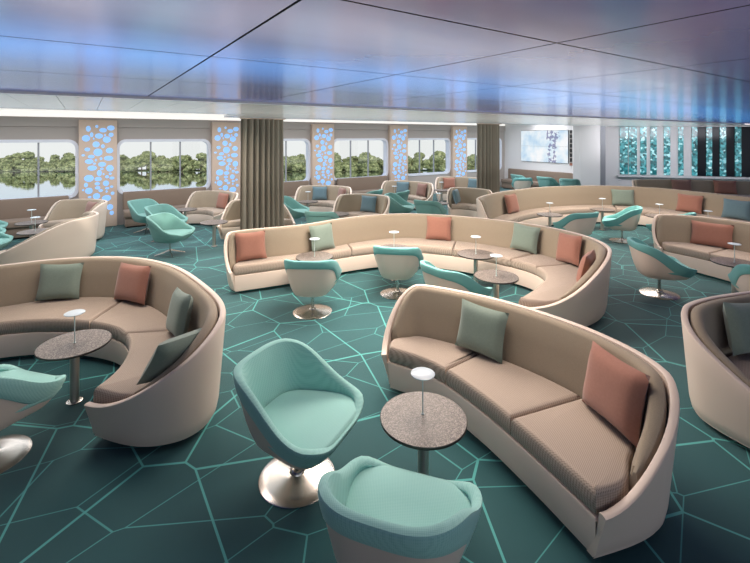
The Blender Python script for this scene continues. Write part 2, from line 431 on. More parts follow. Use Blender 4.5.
# other walls
struct('wall_left', newbox(X0 - 0.2, Y0, 0, X0, YW + 0.25, ZT), M['wall_dark'])
struct('wall_right', newbox(X1, Y0, 0, X1 + 0.2, YW + 0.25, ZT), M['wall_dark'])
XS = 17.15
struct('wall_screen', newbox(XS, 10.2, 0, XS + 0.2, YW + 0.25, ZT), M['wall_white'])
def wallquad(name, p, q, z0, z1, th, m):
    p = Vector(W(*p)); q = Vector(W(*q)); t = (q - p).normalized(); n = Vector((-t.y, t.x))
    bm = bmesh.new(); P = [p, q, q + n * th, p + n * th]
    lo = [bm.verts.new((v.x, v.y, z0)) for v in P]; hi = [bm.verts.new((v.x, v.y, z1)) for v in P]
    bm.faces.new(lo); bm.faces.new(hi)
    for i in range(4): bm.faces.new((lo[i], lo[(i + 1) % 4], hi[(i + 1) % 4], hi[i]))
    return struct(name, bm, m) if name else bm
def bar(px, off=0.0):          # a point on the bar wall line
    k_ = (px - 375) / 432.0; d = (22.64 - off) / (1 + 0.258 * k_); return (k_ * d, d)
wallquad('wall_bar', bar(585), bar(850), 0, ZT, 0.2, M['wall_white'])
wallquad('wall_pillar', (8.30, 18.10), (9.30, 17.84), 0, ZT, 0.6, M['wall_white'])
wallquad('pillar_gap_shade', bar(600.5, .03), bar(605.5, .03), 0, ZT - 0.01, 0.02, M['mullion'])  # dark strip standing in for the shadow in the gap beside the pillar
# dark bar window and glass mosaic strips
def thing_panel(name, pa, pb, z0, z1, th, m, label, cat, group=None):
    bm = wallquad(None, pa, pb, z0, z1, th, m); o = obj(name, bm, m, None, False); return tag(o, label, cat, group)
thing_panel('bar_window', bar(697, .02), bar(790, .02), 0.74, 2.90, 0.03, M['night'], 'wide black window of the bar behind the glass strips at the right', 'window')
strips = [(620, 628), (629, 637), (640.3, 646.6), (650.5, 656.8), (664, 670.3), (678.4, 683.6), (692, 697.4), (706.5, 712.2), (720, 726.2), (735.2, 741.4)]
ords = ['leftmost of the teal mosaic glass strips, beside the white pillar', 'second teal mosaic glass strip, touching the leftmost one', 'third teal mosaic glass strip from the white pillar', 'fourth teal mosaic glass strip from the white pillar', 'fifth teal mosaic glass strip from the white pillar', 'sixth teal mosaic glass strip, last one with white wall on both sides', 'seventh teal mosaic glass strip, at the left edge of the black window', 'teal mosaic glass strip on the black window, left of three', 'teal mosaic glass strip on the black window, middle of three', 'teal mosaic glass strip on the black window, right of three']
for (a, b), lb in zip(strips, ords):
    thing_panel('glass_strip', bar(a, .06), bar(b, .06), 0.76, 2.90, 0.035, M['glasstile'], lb, 'glass panel', 'teal mosaic glass strips on the bar wall')
thing_panel('bar_ledge', bar(618, .25), bar(800, .25), 0.66, 0.72, 0.2, M['wall_white'], 'white ledge running under the teal glass strips', 'ledge')

# screen
def on_screen(t0, t1, z0, z1, x0, x1, m, parent, name):
    return obj(name, newbox(x0, YW - t1, z0, x1, YW - t0, z1), m, parent, False)
sc = empty('video_screen', (XS - 0.04, YW - 2.2, 2.0), -PI / 2)
tag(sc, 'large bright screen showing a pale blue picture on the white back wall', 'screen')
def scp(name, y0, y1, z0, z1, x0, x1, m):   # local x runs along the wall
    return obj(name, newbox(y0, x0, z0, y1, x1, z1), m, sc, False)
scp('housing', -1.2, 1.2, -0.68, 0.76, 0.0, 0.035, M['black'])
for i in range(3):
    for j in range(2):
        scp('screen_tile', -1.19 + i * 0.795, -0.40 + i * 0.795, -0.67 + j * 0.71, 0.035 + j * 0.71, -0.012, -0.001, M['screen'])
rack = empty('wall_rack', (XS - 0.06, YW - 3.62, 1.25), -PI / 2)
tag(rack, 'narrow dark wall rack with small pale rows beside the screen', 'rack')
obj('back_board', newbox(-0.15, -0.0, 0, 0.15, 0.05, 1.5), M['black'], rack, False)
for i in range(7):
    obj('shelf_rail', newbox(-0.12, -0.03, 0.12 + i * 0.2, 0.12, -0.001, 0.15 + i * 0.2), M['wall'], rack, False)
obj('red_base', newbox(-0.14, -0.02, 0.0, 0.14, -0.001, 0.10), M['orange'], rack, False)

# decorated pilaster panels between the windows
pn = None
plab = ['wood panel with bright blue backlit ovals, leftmost between two windows', 'wood panel with blue backlit ovals just left of the large curtain', 'wood panel with blue backlit ovals just right of the large curtain', 'wood panel with blue ovals, second one right of the large curtain', 'wood panel with blue ovals, nearest to the small far curtain']
for n in range(-1, 5):
    cx = 0.30 + 3.41 * n
    if pn is None:
        pn = empty('pilaster_panel', (cx, YW - 0.06, 0))
        obj('board', newbox(-0.44, -0.12, 0.01, 0.44, 0.055, 2.93, bev=0.012), M['panel'], pn)
        rnd = random.Random(5); ov = []
        bm = bmesh.new()
        for _ in range(4000):
            a = rnd.uniform(0.035, 0.115); b = a * rnd.uniform(0.6, 1.0)
            if rnd.random() < 0.35: a, b = b * 0.8, a * 0.8
            x, z = rnd.uniform(-0.38 + a, 0.38 - a), rnd.uniform(0.33, 2.80 - b)
            if all(((x - q[0]) / (a + q[2] + 0.012)) ** 2 + ((z - q[1]) / (b + q[3] + 0.012)) ** 2 > 1 for q in ov):
                ov.append((x, z, a, b))
            if len(ov) > 58: break
        for (x, z, a, b) in ov:
            vs = [bm.verts.new((x + a * math.cos(t * PI / 8), -0.1235, z + b * math.sin(t * PI / 8))) for t in range(16)]
            f = bm.faces.new(vs)
        r_ = bmesh.ops.extrude_face_region(bm, geom=bm.faces[:])
        for v in r_['geom']:
            if isinstance(v, bmesh.types.BMVert): v.co.y += 0.003
        obj('light_cutouts', bm, M['oval'], pn, False)
        tag(pn, 'wood panel with blue backlit ovals beyond the left edge of the first window', 'wall panel', 'oval panels between the windows')
    else:
        i = n
        dup(pn, (cx, YW - 0.06, 0), 0, plab[i] if i < len(plab) else 'wood panel with blue ovals hidden behind the small far curtain')

# curtains
def curtain(x0, x1, y, z0, z1, folds, amp, label):
    root = empty('curtain', ((x0 + x1) / 2, y, 0)); tag(root, label, 'curtain', 'olive curtains')
    w = x1 - x0; n = folds * 12; bm = bmesh.new(); rows = []
    rnd = random.Random(folds)
    ph = [rnd.uniform(-0.5, 0.5) for _ in range(folds + 2)]
    levels = [z0, z0 + 0.6, z0 + 1.4, z0 + 2.2, z1 - 0.1, z1]
    def pt(i, z, th):
        t = i / n; f = t * folds; q = ph[int(f)] * (1 - f % 1) + ph[int(f) + 1] * (f % 1)
        flare = 1 + 0.05 * (z1 - z) / (z1 - z0)
        return (-w / 2 * flare + w * flare * t, th + amp * math.sin(2 * PI * f + q) * (0.8 + 0.3 * math.sin(5 * t)) - 0.09 * math.sin(PI * t), z)
    for z in levels: rows.append([pt(i, z, 0) for i in range(n + 1)])
    for z in reversed(levels): rows.append([pt(i, z, 0.02) for i in range(n + 1)])
    sweep(bm, rows, close=True); obj('drape', bm, M['curtain'], root)
    obj('heading_rail', newbox(-w / 2 - 0.02, -0.10, z1, w / 2 + 0.02, 0.04, z1 + 0.02, bev=0.005), M['panel'], root)
curtain(2.90, 3.90, YS - 0.2, 0.02, 2.885, 8, 0.085, 'large gathered olive curtain hanging behind the central sofa')
curtain(10.5, 11.52, YS - 0.2, 0.02, 2.885, 8, 0.065, 'smaller far olive curtain hanging left of the screen')
tag(obj('ceiling_vent', newbox(8.0, 10.0, 2.955, 9.0, 10.25, 2.998), M['black'], None, False), 'black rectangular vent in the ceiling above the far windows', 'vent')

# outside: river, bank, trees
bm = bmesh.new()
def WZ(r, d, z): a = W(r, d); return (a[0], a[1], z)
vs = [bm.verts.new(WZ(r, d, -12)) for r, d in ((-260, 22), (60, 22), (160, 184), (-320, 184))]; bm.faces.new(vs)
struct('water', bm, M['water'])
bm = bmesh.new()
rows = [[WZ(r, d, z) for r in range(-300, 161, 10)] for d, z in ((174, -12.2), (177, -11.8), (181, -11.5), (186, -12.2))]
sweep(bm, rows); struct('river_bank', bm, M['bank'], smooth=True)
tprot = []
for k_ in range(4):
    rnd = random.Random(40 + k_)
    root = empty('tree', WZ(0, 180, -11.5))
    bm = bmesh.new()
    for j in range(12):
        z = rnd.uniform(0.10, 0.92); rr = rnd.uniform(0.12, 0.25); an = rnd.uniform(0, 2 * PI); ra = rnd.uniform(0.0, 0.33) * (1.25 - z)
        mt = Matrix.Translation((ra * math.cos(an), ra * math.sin(an), z * 0.85)) @ Matrix.Diagonal((rr, rr, rr * rnd.uniform(0.6, 0.9), 1))
        r_ = bmesh.ops.create_icosphere(bm, subdivisions=4, radius=1, matrix=mt)
        for v in r_['verts']: v.co += Vector((rnd.gauss(0, .022), rnd.gauss(0, .022), rnd.gauss(0, .022)))
    o = obj('crown', bm, M['foliage'], root); o.scale = (8.6, 8.6, 8.6)
    o = obj('trunk', newlathe([(0.03, -0.02), (0.02, 0.4), (0.012, 0.75), (0, 0.78)], 8), M['bark'], root); o.scale = (8.6, 8.6, 8.6)
    tag(root, 'green tree in the row along the far river shore', 'tree', 'trees along the far shore'); tprot.append(root)
rnd = random.Random(3); cnt = 0
for row, (dd, n, sc0) in enumerate(((177.5, 58, 0.78), (182, 50, 1.0))):
    for i in range(n):
        r = -165 + 222 * (i + rnd.uniform(0.1, 0.9)) / n; p = tprot[rnd.randrange(4)]
        s_ = sc0 * rnd.uniform(0.72, 1.15)
        if cnt < 4: t = tprot[cnt]
        else: t = dup(p, (0, 0, 0), 0, p['label'])
        t.location = WZ(r, dd + rnd.uniform(-1, 1), -12.0); t.rotation_euler = (0, 0, rnd.uniform(0, 6.28)); t.scale = (s_ * 1.15, s_ * 1.15, s_)
        cnt += 1

# ------------------------------------------------------------------ sofas
SOFAS = {}
def seg_hit(a, b, c, d):
    r = b - a; q = d - c; den = r.x * q.y - r.y * q.x
    if abs(den) < 1e-12: return None
    t = ((c - a).x * q.y - (c - a).y * q.x) / den; u = ((c - a).x * r.y - (c - a).y * r.x) / den
    return (t, u) if -1e-6 <= t <= 1 + 1e-6 and -1e-6 <= u <= 1 + 1e-6 else None
def extend(P, l):
    a = (P[0] - P[1]).normalized(); b = (P[-1] - P[-2]).normalized()
    return [P[0] + a * l] + P + [P[-1] + b * l]
def trim_start(A, B):
    """cut A and B (which both begin near one corner) at their first crossing"""
    best = None
    for i in range(min(len(A) - 1, len(A) // 3)):
        for j in range(min(len(B) - 1, len(B) // 3)):
            h = seg_hit(A[i], A[i + 1], B[j], B[j + 1])
            if h and (best is None or i + j < best[0]): best = (i + j, i, j, A[i].lerp(A[i + 1], h[0]))
    if best is None: return A[1:], B[1:]
    _, i, j, p = best
    return [p] + A[i + 1:], [p] + B[j + 1:]
def trim(A, B, l=0.3):
    A, B = extend(A, l), extend(B, l)
    A, B = trim_start(A, B); A, B = trim_start(A[::-1], B[::-1]); return A[::-1], B[::-1]
def thin(Q, d=0.008):
    R_ = [Q[0]]
    for p in Q[1:]:
        if (p - R_[-1]).length > d: R_.append(p)
    while (R_[0] - R_[-1]).length < d: R_.pop()
    return R_
def cutpath(P, a, b):
    ln = [0.0]
    for p, q in zip(P, P[1:]): ln.append(ln[-1] + (q - p).length)
    T = ln[-1]
    def at_(s):
        for i in range(len(P) - 1):
            if ln[i + 1] >= s: return P[i].lerp(P[i + 1], (s - ln[i]) / max(1e-9, ln[i + 1] - ln[i]))
        return P[-1]
    return [at_(a * T)] + [p for p, l in zip(P, ln) if a * T + 1e-4 < l < b * T - 1e-4] + [at_(b * T)]
def sofa(key, outline, front, label, H=0.9, ramp=(0.9, 0.9), n=3, splits=None, tip=(0.36, 0.36), step=0.06):
    out = smooth_path(catmull([W(*p) for p in outline], step), 4); fr = smooth_path(catmull([W(*p) for p in front], step), 2)
    org = Vector(W(*[sum(c) / len(front) for c in zip(*front)]))
    out = [p - org for p in out]; fr = [p - org for p in fr]
    side = 1 if area2(out + fr[::-1]) > 0 else -1
    nr = normals(out, side); nf = normals(fr, -side)
    ln = [0.0]
    for a, b in zip(out, out[1:]): ln.append(ln[-1] + (b - a).length)
    T = ln[-1]
    def R(s):
        a = tip[0] + (H - tip[0]) * ss(s / ramp[0]); b = tip[1] + (H - tip[1]) * ss((T - s) / ramp[1]); return min(a, b)
    root = empty('curved_sofa', (org.x, org.y, 0)); tag(root, label, 'sofa', 'curved beige sofas')
    def off(i, w): return out[i] + nr[i] * w
    K = [ss((R(s) - 0.42) / 0.22) for s in ln]
    def path(wf): return smooth_path([off(i, wf(i)) for i in range(len(out))], 3)
    def fpath(v): return [p + q * v for p, q in zip(fr, nf)]
    def region(wf, v):
        A, B = trim(path(wf), fpath(v)); return A, B
    # shell
    bm = bmesh.new(); rows = []
    lev = [(0.15, 0.05), (0.10, 0.055), (0.078, 0.085), (0.062, 0.16)]
    for i, s in enumerate(ln):
        h = R(s); row = []
        for w, z in lev: row.append((*off(i, w), z))
        for t in (0.33, 0.66, 0.97): row.append((*off(i, 0.062 * (1 - t)), 0.16 + (h - 0.16) * t))
        row += [(*off(i, 0.006), h - 0.004), (*off(i, 0.014), h), (*off(i, 0.044), h), (*off(i, 0.053), h - 0.006), (*off(i, 0.058), h - 0.05), (*off(i, 0.085), 0.18)]
        rows.append(row)
    vs = sweep(bm, rows); cap(bm, vs[0]); cap(bm, vs[-1])
    obj('shell', bm, M['shell'], root)
    # base under the seat and toe kick
    A, B = region(lambda i: 0.07, 0.0)
    poly = thin(A + B[::-1])
    bm = bmesh.new(); slab(bm, poly, [(0.03, 0.05), (0.022, 0.055), (0.0, 0.29), (0.006, 0.305)]); obj('seat_base', bm, M['shell'], root)
    A, B = region(lambda i: 0.19, 0.10)
    poly = thin(A + B[::-1], 0.02)
    bm = bmesh.new(); slab(bm, poly, [(0.0, 0.0), (0.0, 0.054)]); obj('plinth', bm, M['plinth'], root, False)
    # back pad
    idx = [i for i in range(len(out)) if R(ln[i]) > 0.47]
    bm = bmesh.new(); rows = []
    pin = path(lambda i: 0.085 + 0.155 * K[i]); ptop = path(lambda i: 0.08 + 0.085 * K[i]); pout = path(lambda i: 0.069)
    for j, i in enumerate(idx):
        h = R(ln[i]) + 0.006; zb = 0.33; a, b, c = pin[i], ptop[i], pout[i]
        row = [(*c, zb), (*a, zb)]
        row += [(*a.lerp(b, 0.3), 0.45), (*a.lerp(b, .65), 0.45 + (h - 0.45) * 0.5), (*b, h - 0.035), (*b.lerp(c, 0.12), h - 0.012), (*b.lerp(c, 0.35), h), (*b.lerp(c, 0.7), h), (*b.lerp(c, 0.92), h - 0.012), (*c, h - 0.04)]
        rows.append(row)
    for row in rows: row.append(row[0])
    vs = sweep(bm, rows); bmesh.ops.remove_doubles(bm, verts=bm.verts[:], dist=1e-5)
    bmesh.ops.holes_fill(bm, edges=[ed for ed in bm.edges if ed.is_boundary])
    obj('back_pad', bm, M['pad'], root)
    # seat cushions
    if splits is None: splits = [(q / n, q / n) for q in range(1, n)]
    cuts = [(0.0, 0.0)] + list(splits) + [(1.0, 1.0)]
    A, B = region(lambda i: 0.075 + 0.16 * K[i], 0.004)
    for (a0, f0), (a1, f1) in zip(cuts, cuts[1:]):
        Q = thin(cutpath(A, a0, a1) + cutpath(B, f0, f1)[::-1], 0.015)
        Q = inset_poly(Q, 0.006)
        bm = bmesh.new()
        slab(bm, Q, [(0.012, 0.306), (0.001, 0.318), (-0.004, 0.37), (0.0, 0.42), (0.007, 0.438), (0.018, 0.449), (0.034, 0.455)])
        obj('seat_cushion', bm, M['seat'], root)
    SOFAS[key] = (root, [p + org for p in out], nr, K)
    return root

near = 0.05
sofa('S2', [(0.06, 4.23), (0.09, 4.45), (0.24, 4.65), (0.48, 4.69), (0.85, 4.52), (1.2, 4.28), (1.58, 3.9), (1.86, 3.5), (2.0, 3.1), (1.98, 2.82), (1.84, 2.62), (1.6, 2.50), (1.29, 2.41)],
     [(0.06, 4.23), (0.5, 3.93), (0.8, 3.5), (1.06, 2.97), (1.29, 2.41)],
     'curved three-seat sofa in the right foreground with sage and terracotta pillows', ramp=(0.72, 0.95), splits=[(0.35, 0.30), (0.635, 0.655)], step=near)
sofa('S1', [(-4.9, 3.9), (-5.5, 4.2), (-5.6, 4.7), (-5.2, 5.1), (-4.65, 5.38), (-4.25, 5.62), (-3.68, 5.76), (-3.1, 5.70), (-2.48, 5.36), (-1.87, 4.73), (-1.42, 4.1), (-1.32, 3.72), (-1.45, 3.42), (-1.78, 3.3), (-2.05, 3.34), (-2.32, 3.44)],
     [(-4.9, 3.9), (-4.75, 4.4), (-4.15, 4.73), (-3.7, 4.82), (-3.17, 4.77), (-2.74, 4.6), (-2.47, 4.32), (-2.30, 3.9), (-2.28, 3.65), (-2.32, 3.44)],
     'horseshoe sofa at the left foreground with three sage pillows and one terracotta pillow', ramp=(0.9, 1.45), splits=[(0.16, 0.22), (0.50, 0.56), (0.715, 0.72)], step=near)
sofa('S3', [(-2.26, 6.72), (-2.46, 6.98), (-2.44, 7.24), (-2.12, 7.46), (-1.38, 7.80), (-0.5, 8.55), (0.52, 8.95), (1.52, 8.75), (2.40, 8.25), (3.08, 7.62), (3.42, 6.9), (3.42, 6.3), (3.12, 5.75), (2.55, 5.35), (2.1, 5.27), (1.75, 5.40)],
     [(-2.26, 6.72), (-1.27, 7.22), (-0.46, 7.80), (0.45, 8.12), (1.37, 7.87), (2.05, 7.4), (2.50, 6.84), (2.52, 6.4), (2.25, 5.95), (1.75, 5.40)],
     'long curved sofa in the middle of the lounge in front of the large curtain', ramp=(0.55, 1.9), splits=[(0.26, 0.29), (0.50, 0.56), (0.665, 0.71), (0.74, 0.78)])
sofa('S4', [(3.28, 2.9), (3.0, 3.1), (2.82, 3.4), (2.72, 3.75), (2.84, 4.02), (3.15, 4.24), (3.95, 4.5), (4.9, 4.7), (5.8, 4.5), (6.1, 4.0), (5.9, 3.6)],
     [(3.28, 2.9), (3.36, 3.25), (3.7, 3.58), (4.4, 3.85), (5.1, 3.8), (5.9, 3.6)],
     'curved sofa cut by the right edge of the photo with a sage pillow', ramp=(1.5, 0.9), splits=[(0.4, 0.33), (0.6, 0.66)], step=near)
sofa('S5', [(5.45, 8.25), (5.42, 8.5), (5.62, 8.64), (6.2, 8.48), (6.66, 8.0), (6.95, 7.35), (7.1, 6.6), (6.95, 6.1), (6.4, 6.0)],
     [(5.45, 8.25), (5.70, 7.85), (5.92, 7.35), (6.1, 6.8), (6.4, 6.0)],
     'curved sofa at the right behind the white-backed swivel chair', H=0.94, ramp=(0.5, 0.9), splits=[(0.38, 0.3), (0.66, 0.66)])
sofa('S6', [(2.75, 9.75), (2.42, 9.95), (2.4, 10.3), (2.9, 11.15), (3.9, 12.1), (5.2, 12.85), (6.8, 13.1), (8.1, 12.6), (8.75, 11.6), (9.2, 10.7), (9.5, 9.9), (9.2, 9.3), (8.75, 9.2)],
     [(2.75, 9.75), (3.5, 10.8), (4.25, 11.5), (5.3, 12.05), (6.6, 12.25), (7.4, 11.85), (8.0, 11.0), (8.45, 10.2), (8.75, 9.2)],
     'longest far curved sofa stretching across to the right edge behind the white-backed chairs', H=1.0, ramp=(0.5, 0.9), splits=[(0.33, 0.34), (0.56, 0.58), (0.78, 0.78)], step=0.09)
F_ = 0.1
sofa('S7', [(-6.95, 7.3), (-6.5, 7.35), (-6.0, 7.75), (-5.72, 8.4), (-5.72, 8.95), (-6.0, 9.3), (-6.45, 9.4), (-6.75, 9.25)],
     [(-6.95, 7.3), (-6.7, 7.75), (-6.5, 8.3), (-6.5, 8.8), (-6.75, 9.25)],
     'curved sofa seen from outside behind the left foreground horseshoe sofa', H=0.88, ramp=(1.7, 0.7), n=2, step=F_)
sofa('S8', [(-8.00, 10.25), (-8.00, 10.65), (-7.65, 11.00), (-7.10, 11.00), (-6.65, 10.75), (-6.45, 10.30), (-6.65, 9.95), (-7.10, 9.80)],
     [(-8.00, 10.25), (-7.60, 10.40), (-7.25, 10.20), (-7.10, 9.80)],
     'small curved sofa in front of the leftmost oval panel', ramp=(0.6, 0.9), n=2, step=F_)
sofa('S9', [(-5.36, 12.0), (-5.36, 12.4), (-5.0, 12.7), (-4.5, 12.65), (-4.0, 12.35), (-3.75, 11.9), (-3.95, 11.6), (-4.3, 11.5)],
     [(-5.36, 12.0), (-4.95, 12.1), (-4.55, 11.9), (-4.3, 11.5)],
     'small curved sofa left of the large curtain with a terracotta pillow', ramp=(0.6, 0.9), n=2, step=F_)
sofa('S10', [(-3.75, 10.25), (-3.72, 10.6), (-3.4, 10.95), (-2.9, 11.1), (-2.4, 11.05), (-2.05, 10.85), (-1.95, 10.62)],
     [(-3.75, 10.25), (-3.2, 10.45), (-2.6, 10.5), (-1.95, 10.62)],
     'small curved sofa half hidden behind the large curtain', ramp=(0.6, 0.8), n=2, step=F_)
sofa('S11', [(-2.55, 13.3), (-2.5, 13.75), (-2.1, 14.05), (-1.6, 14.1), (-1.1, 13.9), (-0.72, 13.5), (-0.75, 13.1), (-1.1, 12.9)],
     [(-2.55, 13.3), (-2.0, 13.45), (-1.5, 13.35), (-1.1, 12.9)],
     'small curved sofa under the third oval panel with a blue pillow', ramp=(0.6, 0.9), n=2, step=F_)
sofa('S12', [(-1.15, 11.3), (-1.1, 11.7), (-0.7, 12.0), (-0.2, 12.0), (0.2, 11.75), (0.42, 11.35), (0.3, 11.0), (-0.05, 10.85)],
     [(-1.15, 11.3), (-0.75, 11.4), (-0.35, 11.25), (-0.05, 10.85)],
     'small curved sofa just behind the middle of the central sofa with a blue pillow', ramp=(0.6, 0.9), n=2, step=F_)
sofa('S13', [(0.2, 14.9), (0.2, 15.3), (0.6, 15.6), (1.15, 15.5), (1.65, 15.1), (1.98, 14.6), (1.9, 14.2), (1.55, 14.05)],
     [(0.2, 14.9), (0.7, 15.0), (1.2, 14.7), (1.55, 14.05)],
     'small curved sofa in front of the fourth oval panel with a blue pillow', ramp=(0.6, 0.9), n=2, step=F_)
sofa('S14', [(2.3, 16.3), (2.3, 16.7), (2.7, 17.05), (3.3, 17.0), (3.85, 16.7), (4.2, 16.2), (4.1, 15.8)],
     [(2.3, 16.3), (2.9, 16.4), (3.5, 16.2), (4.1, 15.8)],
     'small far curved sofa left of the far curtain with terracotta and blue pillows', ramp=(0.6, 0.8), n=2, step=F_)
sofa('S15', [(2.2, 12.85), (2.15, 13.2), (2.5, 13.5), (2.95, 13.4), (3.3, 13.1), (3.5, 12.7), (3.35, 12.4), (3.0, 12.3)],
     [(2.2, 12.85), (2.55, 12.9), (2.85, 12.7), (3.0, 12.3)],
     'small curved sofa directly left of the far curtain foot with a blue green pillow', ramp=(0.6, 0.9), n=2, step=F_)
sofa('S16', [(9.3, 15.1), (9.2, 15.5), (9.5, 15.85), (10.5, 15.95), (12.0, 15.7), (13.5, 15.1), (14.6, 14.4), (14.8, 14.0), (14.5, 13.7)],
     [(9.3, 15.1), (10.4, 15.2), (11.8, 14.95), (13.2, 14.4), (14.5, 13.7)],
     'long far sofa below the teal glass strips with brown pillows', ramp=(0.6, 0.8), n=4, step=F_)

# ------------------------------------------------------------------ pillows
def pillow_mesh(w=0.48, h=0.44, t=0.15, n=12):
    bm = bmesh.new()
    def f(u, v, s):
        e_ = max(0.0, (1 - u ** 4) * (1 - v ** 4)) ** 0.5
        px = w / 2 * u * (1 - 0.07 * (1 - v * v) * abs(u)); pz = h / 2 * v * (1 - 0.07 * (1 - u * u) * abs(v))
        return (px, s * t / 2 * e_, pz)
    for s in (1, -1):
        sweep(bm, [[f(-1 + 2 * i / n, -1 + 2 * j / n, s) for j in range(n + 1)] for i in range(n + 1)])
    bmesh.ops.remove_doubles(bm, verts=bm.verts[:], dist=1e-5)
    return bm
PM = {}
def pillow(key, r, d, color, label, s=1.0, roll=0.0, w=1.0, flat=0.0):
    root, out, nr, K = SOFAS[key]
    p = Vector(W(r, d)); i = min(range(len(out)), key=lambda q: (out[q] + nr[q] * 0.3 - p).length)
    c = out[i] + nr[i] * (0.085 + 0.155 * K[i] + 0.062); n = nr[i]
    if color not in PM:
        o = obj('throw_pillow', pillow_mesh(), M[color]); PM[color] = o
    else:
        o = PM[color].copy(); COL.objects.link(o)
    lean = 0.24 + flat
    o.rotation_euler = (Matrix.Rotation(math.atan2(n.y, n.x) - PI / 2, 4, 'Z') @ Matrix.Rotation(lean, 4, 'X') @ Matrix.Rotation(roll, 4, 'Y')).to_euler()
    o.scale = (s * w, s, s)
    hz = 0.22 * s * (math.cos(roll) + abs(math.sin(roll)) * w)
    o.location = (c.x, c.y, 0.458 + hz * math.cos(lean))
    if label: tag(o, label, 'pillow', 'throw pillows')
    return o
def at(px, py, z=0.45):
    d = 432.0 * (2.5 - z) / (py - 136.0); return ((px - 375) / 432.0 * d, d)
pillow('S2', 0.93, 4.0, 'green', 'sage green pillow on the right foreground sofa', 1.0, -0.05)
pillow('S2', 1.62, 3.05, 'orange', 'terracotta pillow on the right foreground sofa', 1.05, 0.05, 1.12)
pillow('S1', *at(57, 301), 'green', 'sage green pillow at the left on the left foreground horseshoe sofa', 1.0, -0.04)
pillow('S1', *at(131, 303), 'orange', 'terracotta pillow on the left foreground horseshoe sofa', 1.02, 0.05, 1.18)
pillow('S1', *at(205, 331), 'green', 'upright sage pillow in the curve of the left foreground horseshoe sofa', 1.0, 0.1)
pillow('S1', *at(176, 376), 'green', 'sage pillow on the near arm of the left foreground horseshoe sofa', 1.0, 0.1, 1.2, 0.35)
pillow('S3', *at(250, 258), 'orange', 'terracotta pillow at the left end of the central sofa', 1.05)
pillow('S3', *at(318, 248), 'green', 'sage pillow near the left end of the central sofa', 1.05)
pillow('S3', *at(440, 240), 'orange', 'terracotta pillow at the middle of the central sofa back', 1.05)
pillow('S3', *at(525, 252), 'green', 'sage pillow on the right half of the central sofa', 1.05, -0.06)
pillow('S3', *at(575, 264), 'orange', 'upright terracotta pillow at the right bend of the central sofa', 1.05, 0.08)
pillow('S3', 3.0, 5.95, 'orange', 'terracotta pillow half hidden on the right arm of the central sofa', 1.0)
pillow('S4', 3.45, 4.1, 'green', 'sage pillow on the sofa cut by the right edge', 1.05, -0.1)
pillow('S5', 6.15, 7.95, 'orange', 'wide terracotta pillow on the sofa behind the white-backed swivel chair', 1.0, 0, 1.35)
pillow('S6', 3.75, 11.4, 'orange', 'terracotta pillow at the left end of the longest far sofa', 1.15)
pillow('S6', 7.2, 12.4, 'green', 'sage pillow at the middle of the longest far sofa', 1.1, 0, 1.15)
pillow('S6', 8.2, 11.5, 'orange', 'terracotta pillow right of the middle of the longest far sofa', 1.1, 0, 1.2)
pillow('S6', 8.65, 10.5, 'blue', 'blue grey pillow at the right end of the longest far sofa', 1.1, 0, 1.2)
pillow('S8', -7.0, 10.6, 'brown', 'brown pillow on the small sofa by the leftmost oval panel')
pillow('S9', -4.35, 12.1, 'orange', 'terracotta pillow on the small sofa left of the large curtain')
pillow('S11', -1.75, 13.7, 'blue', 'blue pillow on the small sofa under the third oval panel')
pillow('S11', -1.05, 13.4, 'brown', 'dull brown pillow on the small sofa under the third oval panel')
pillow('S12', -0.2, 11.6, 'blue', 'blue pillow on the small sofa behind the central sofa')
pillow('S13', 0.95, 15.2, 'blue', 'blue pillow on the small sofa by the fourth oval panel')
pillow('S13', 1.6, 14.7, 'brown', 'dull brown pillow on the small sofa by the fourth oval panel')
pillow('S14', 2.9, 16.7, 'orange', 'terracotta pillow on the small sofa left of the far curtain')
pillow('S14', 3.7, 16.4, 'blue', 'blue pillow on the far small sofa next to the far curtain')
pillow('S15', 2.5, 13.1, 'blue', 'blue green pillow on the small sofa at the far curtain foot')
pillow('S16', 11.0, 15.4, 'brown', 'brown pillow on the left part of the far sofa below the glass strips', 1.1, 0, 1.3)
pillow('S16', 12.3, 15.0, 'orange', 'terracotta pillow on the right part of the far sofa below the glass strips', 1.1, 0, 1.3)

# ------------------------------------------------------------------ tables and disc stands
tb = empty('cocktail_table', (0, 0, 0))
R_ = 0.30
obj('table_top', newlathe([(0, 0.532), (R_ - 0.02, 0.532), (R_ - 0.006, 0.534), (R_ - 0.004, 0.55), (0, 0.5502)], 56), M['top'], tb)
obj('edge_band', newlathe([(R_ - 0.008, 0.531), (R_ - 0.002, 0.5315), (R_, 0.534), (R_, 0.5475), (R_ - 0.002, 0.5502), (R_ - 0.0035, 0.5505), (R_ - 0.004, 0.545)], 56), M['edge'], tb)
obj('pole', newlathe([(0.0, 0.012), (0.038, 0.012), (0.038, 0.52), (0.09, 0.525), (0.09, 0.531), (0, 0.531)], 24), M['pole'], tb)
obj('base_plate', newlathe([(0, 0.001), (0.066, 0.001), (0.068, 0.008), (0.05, 0.014), (0.0, 0.0145)], 24), M['steel'], tb)
ds = empty('disc_stand', (0, 0, 0))
obj('stem', newlathe([(0, 0.001), (0.012, 0.001), (0.012, 0.004), (0.005, 0.008), (0.005, 0.275), (0, 0.276)], 12), M['acrylic'], ds)
obj('disc', newlathe([(0, 0.276), (0.075, 0.276), (0.084, 0.279), (0.085, 0.284), (0.08, 0.287), (0, 0.287)], 32), M['white'], ds)
first = [True]
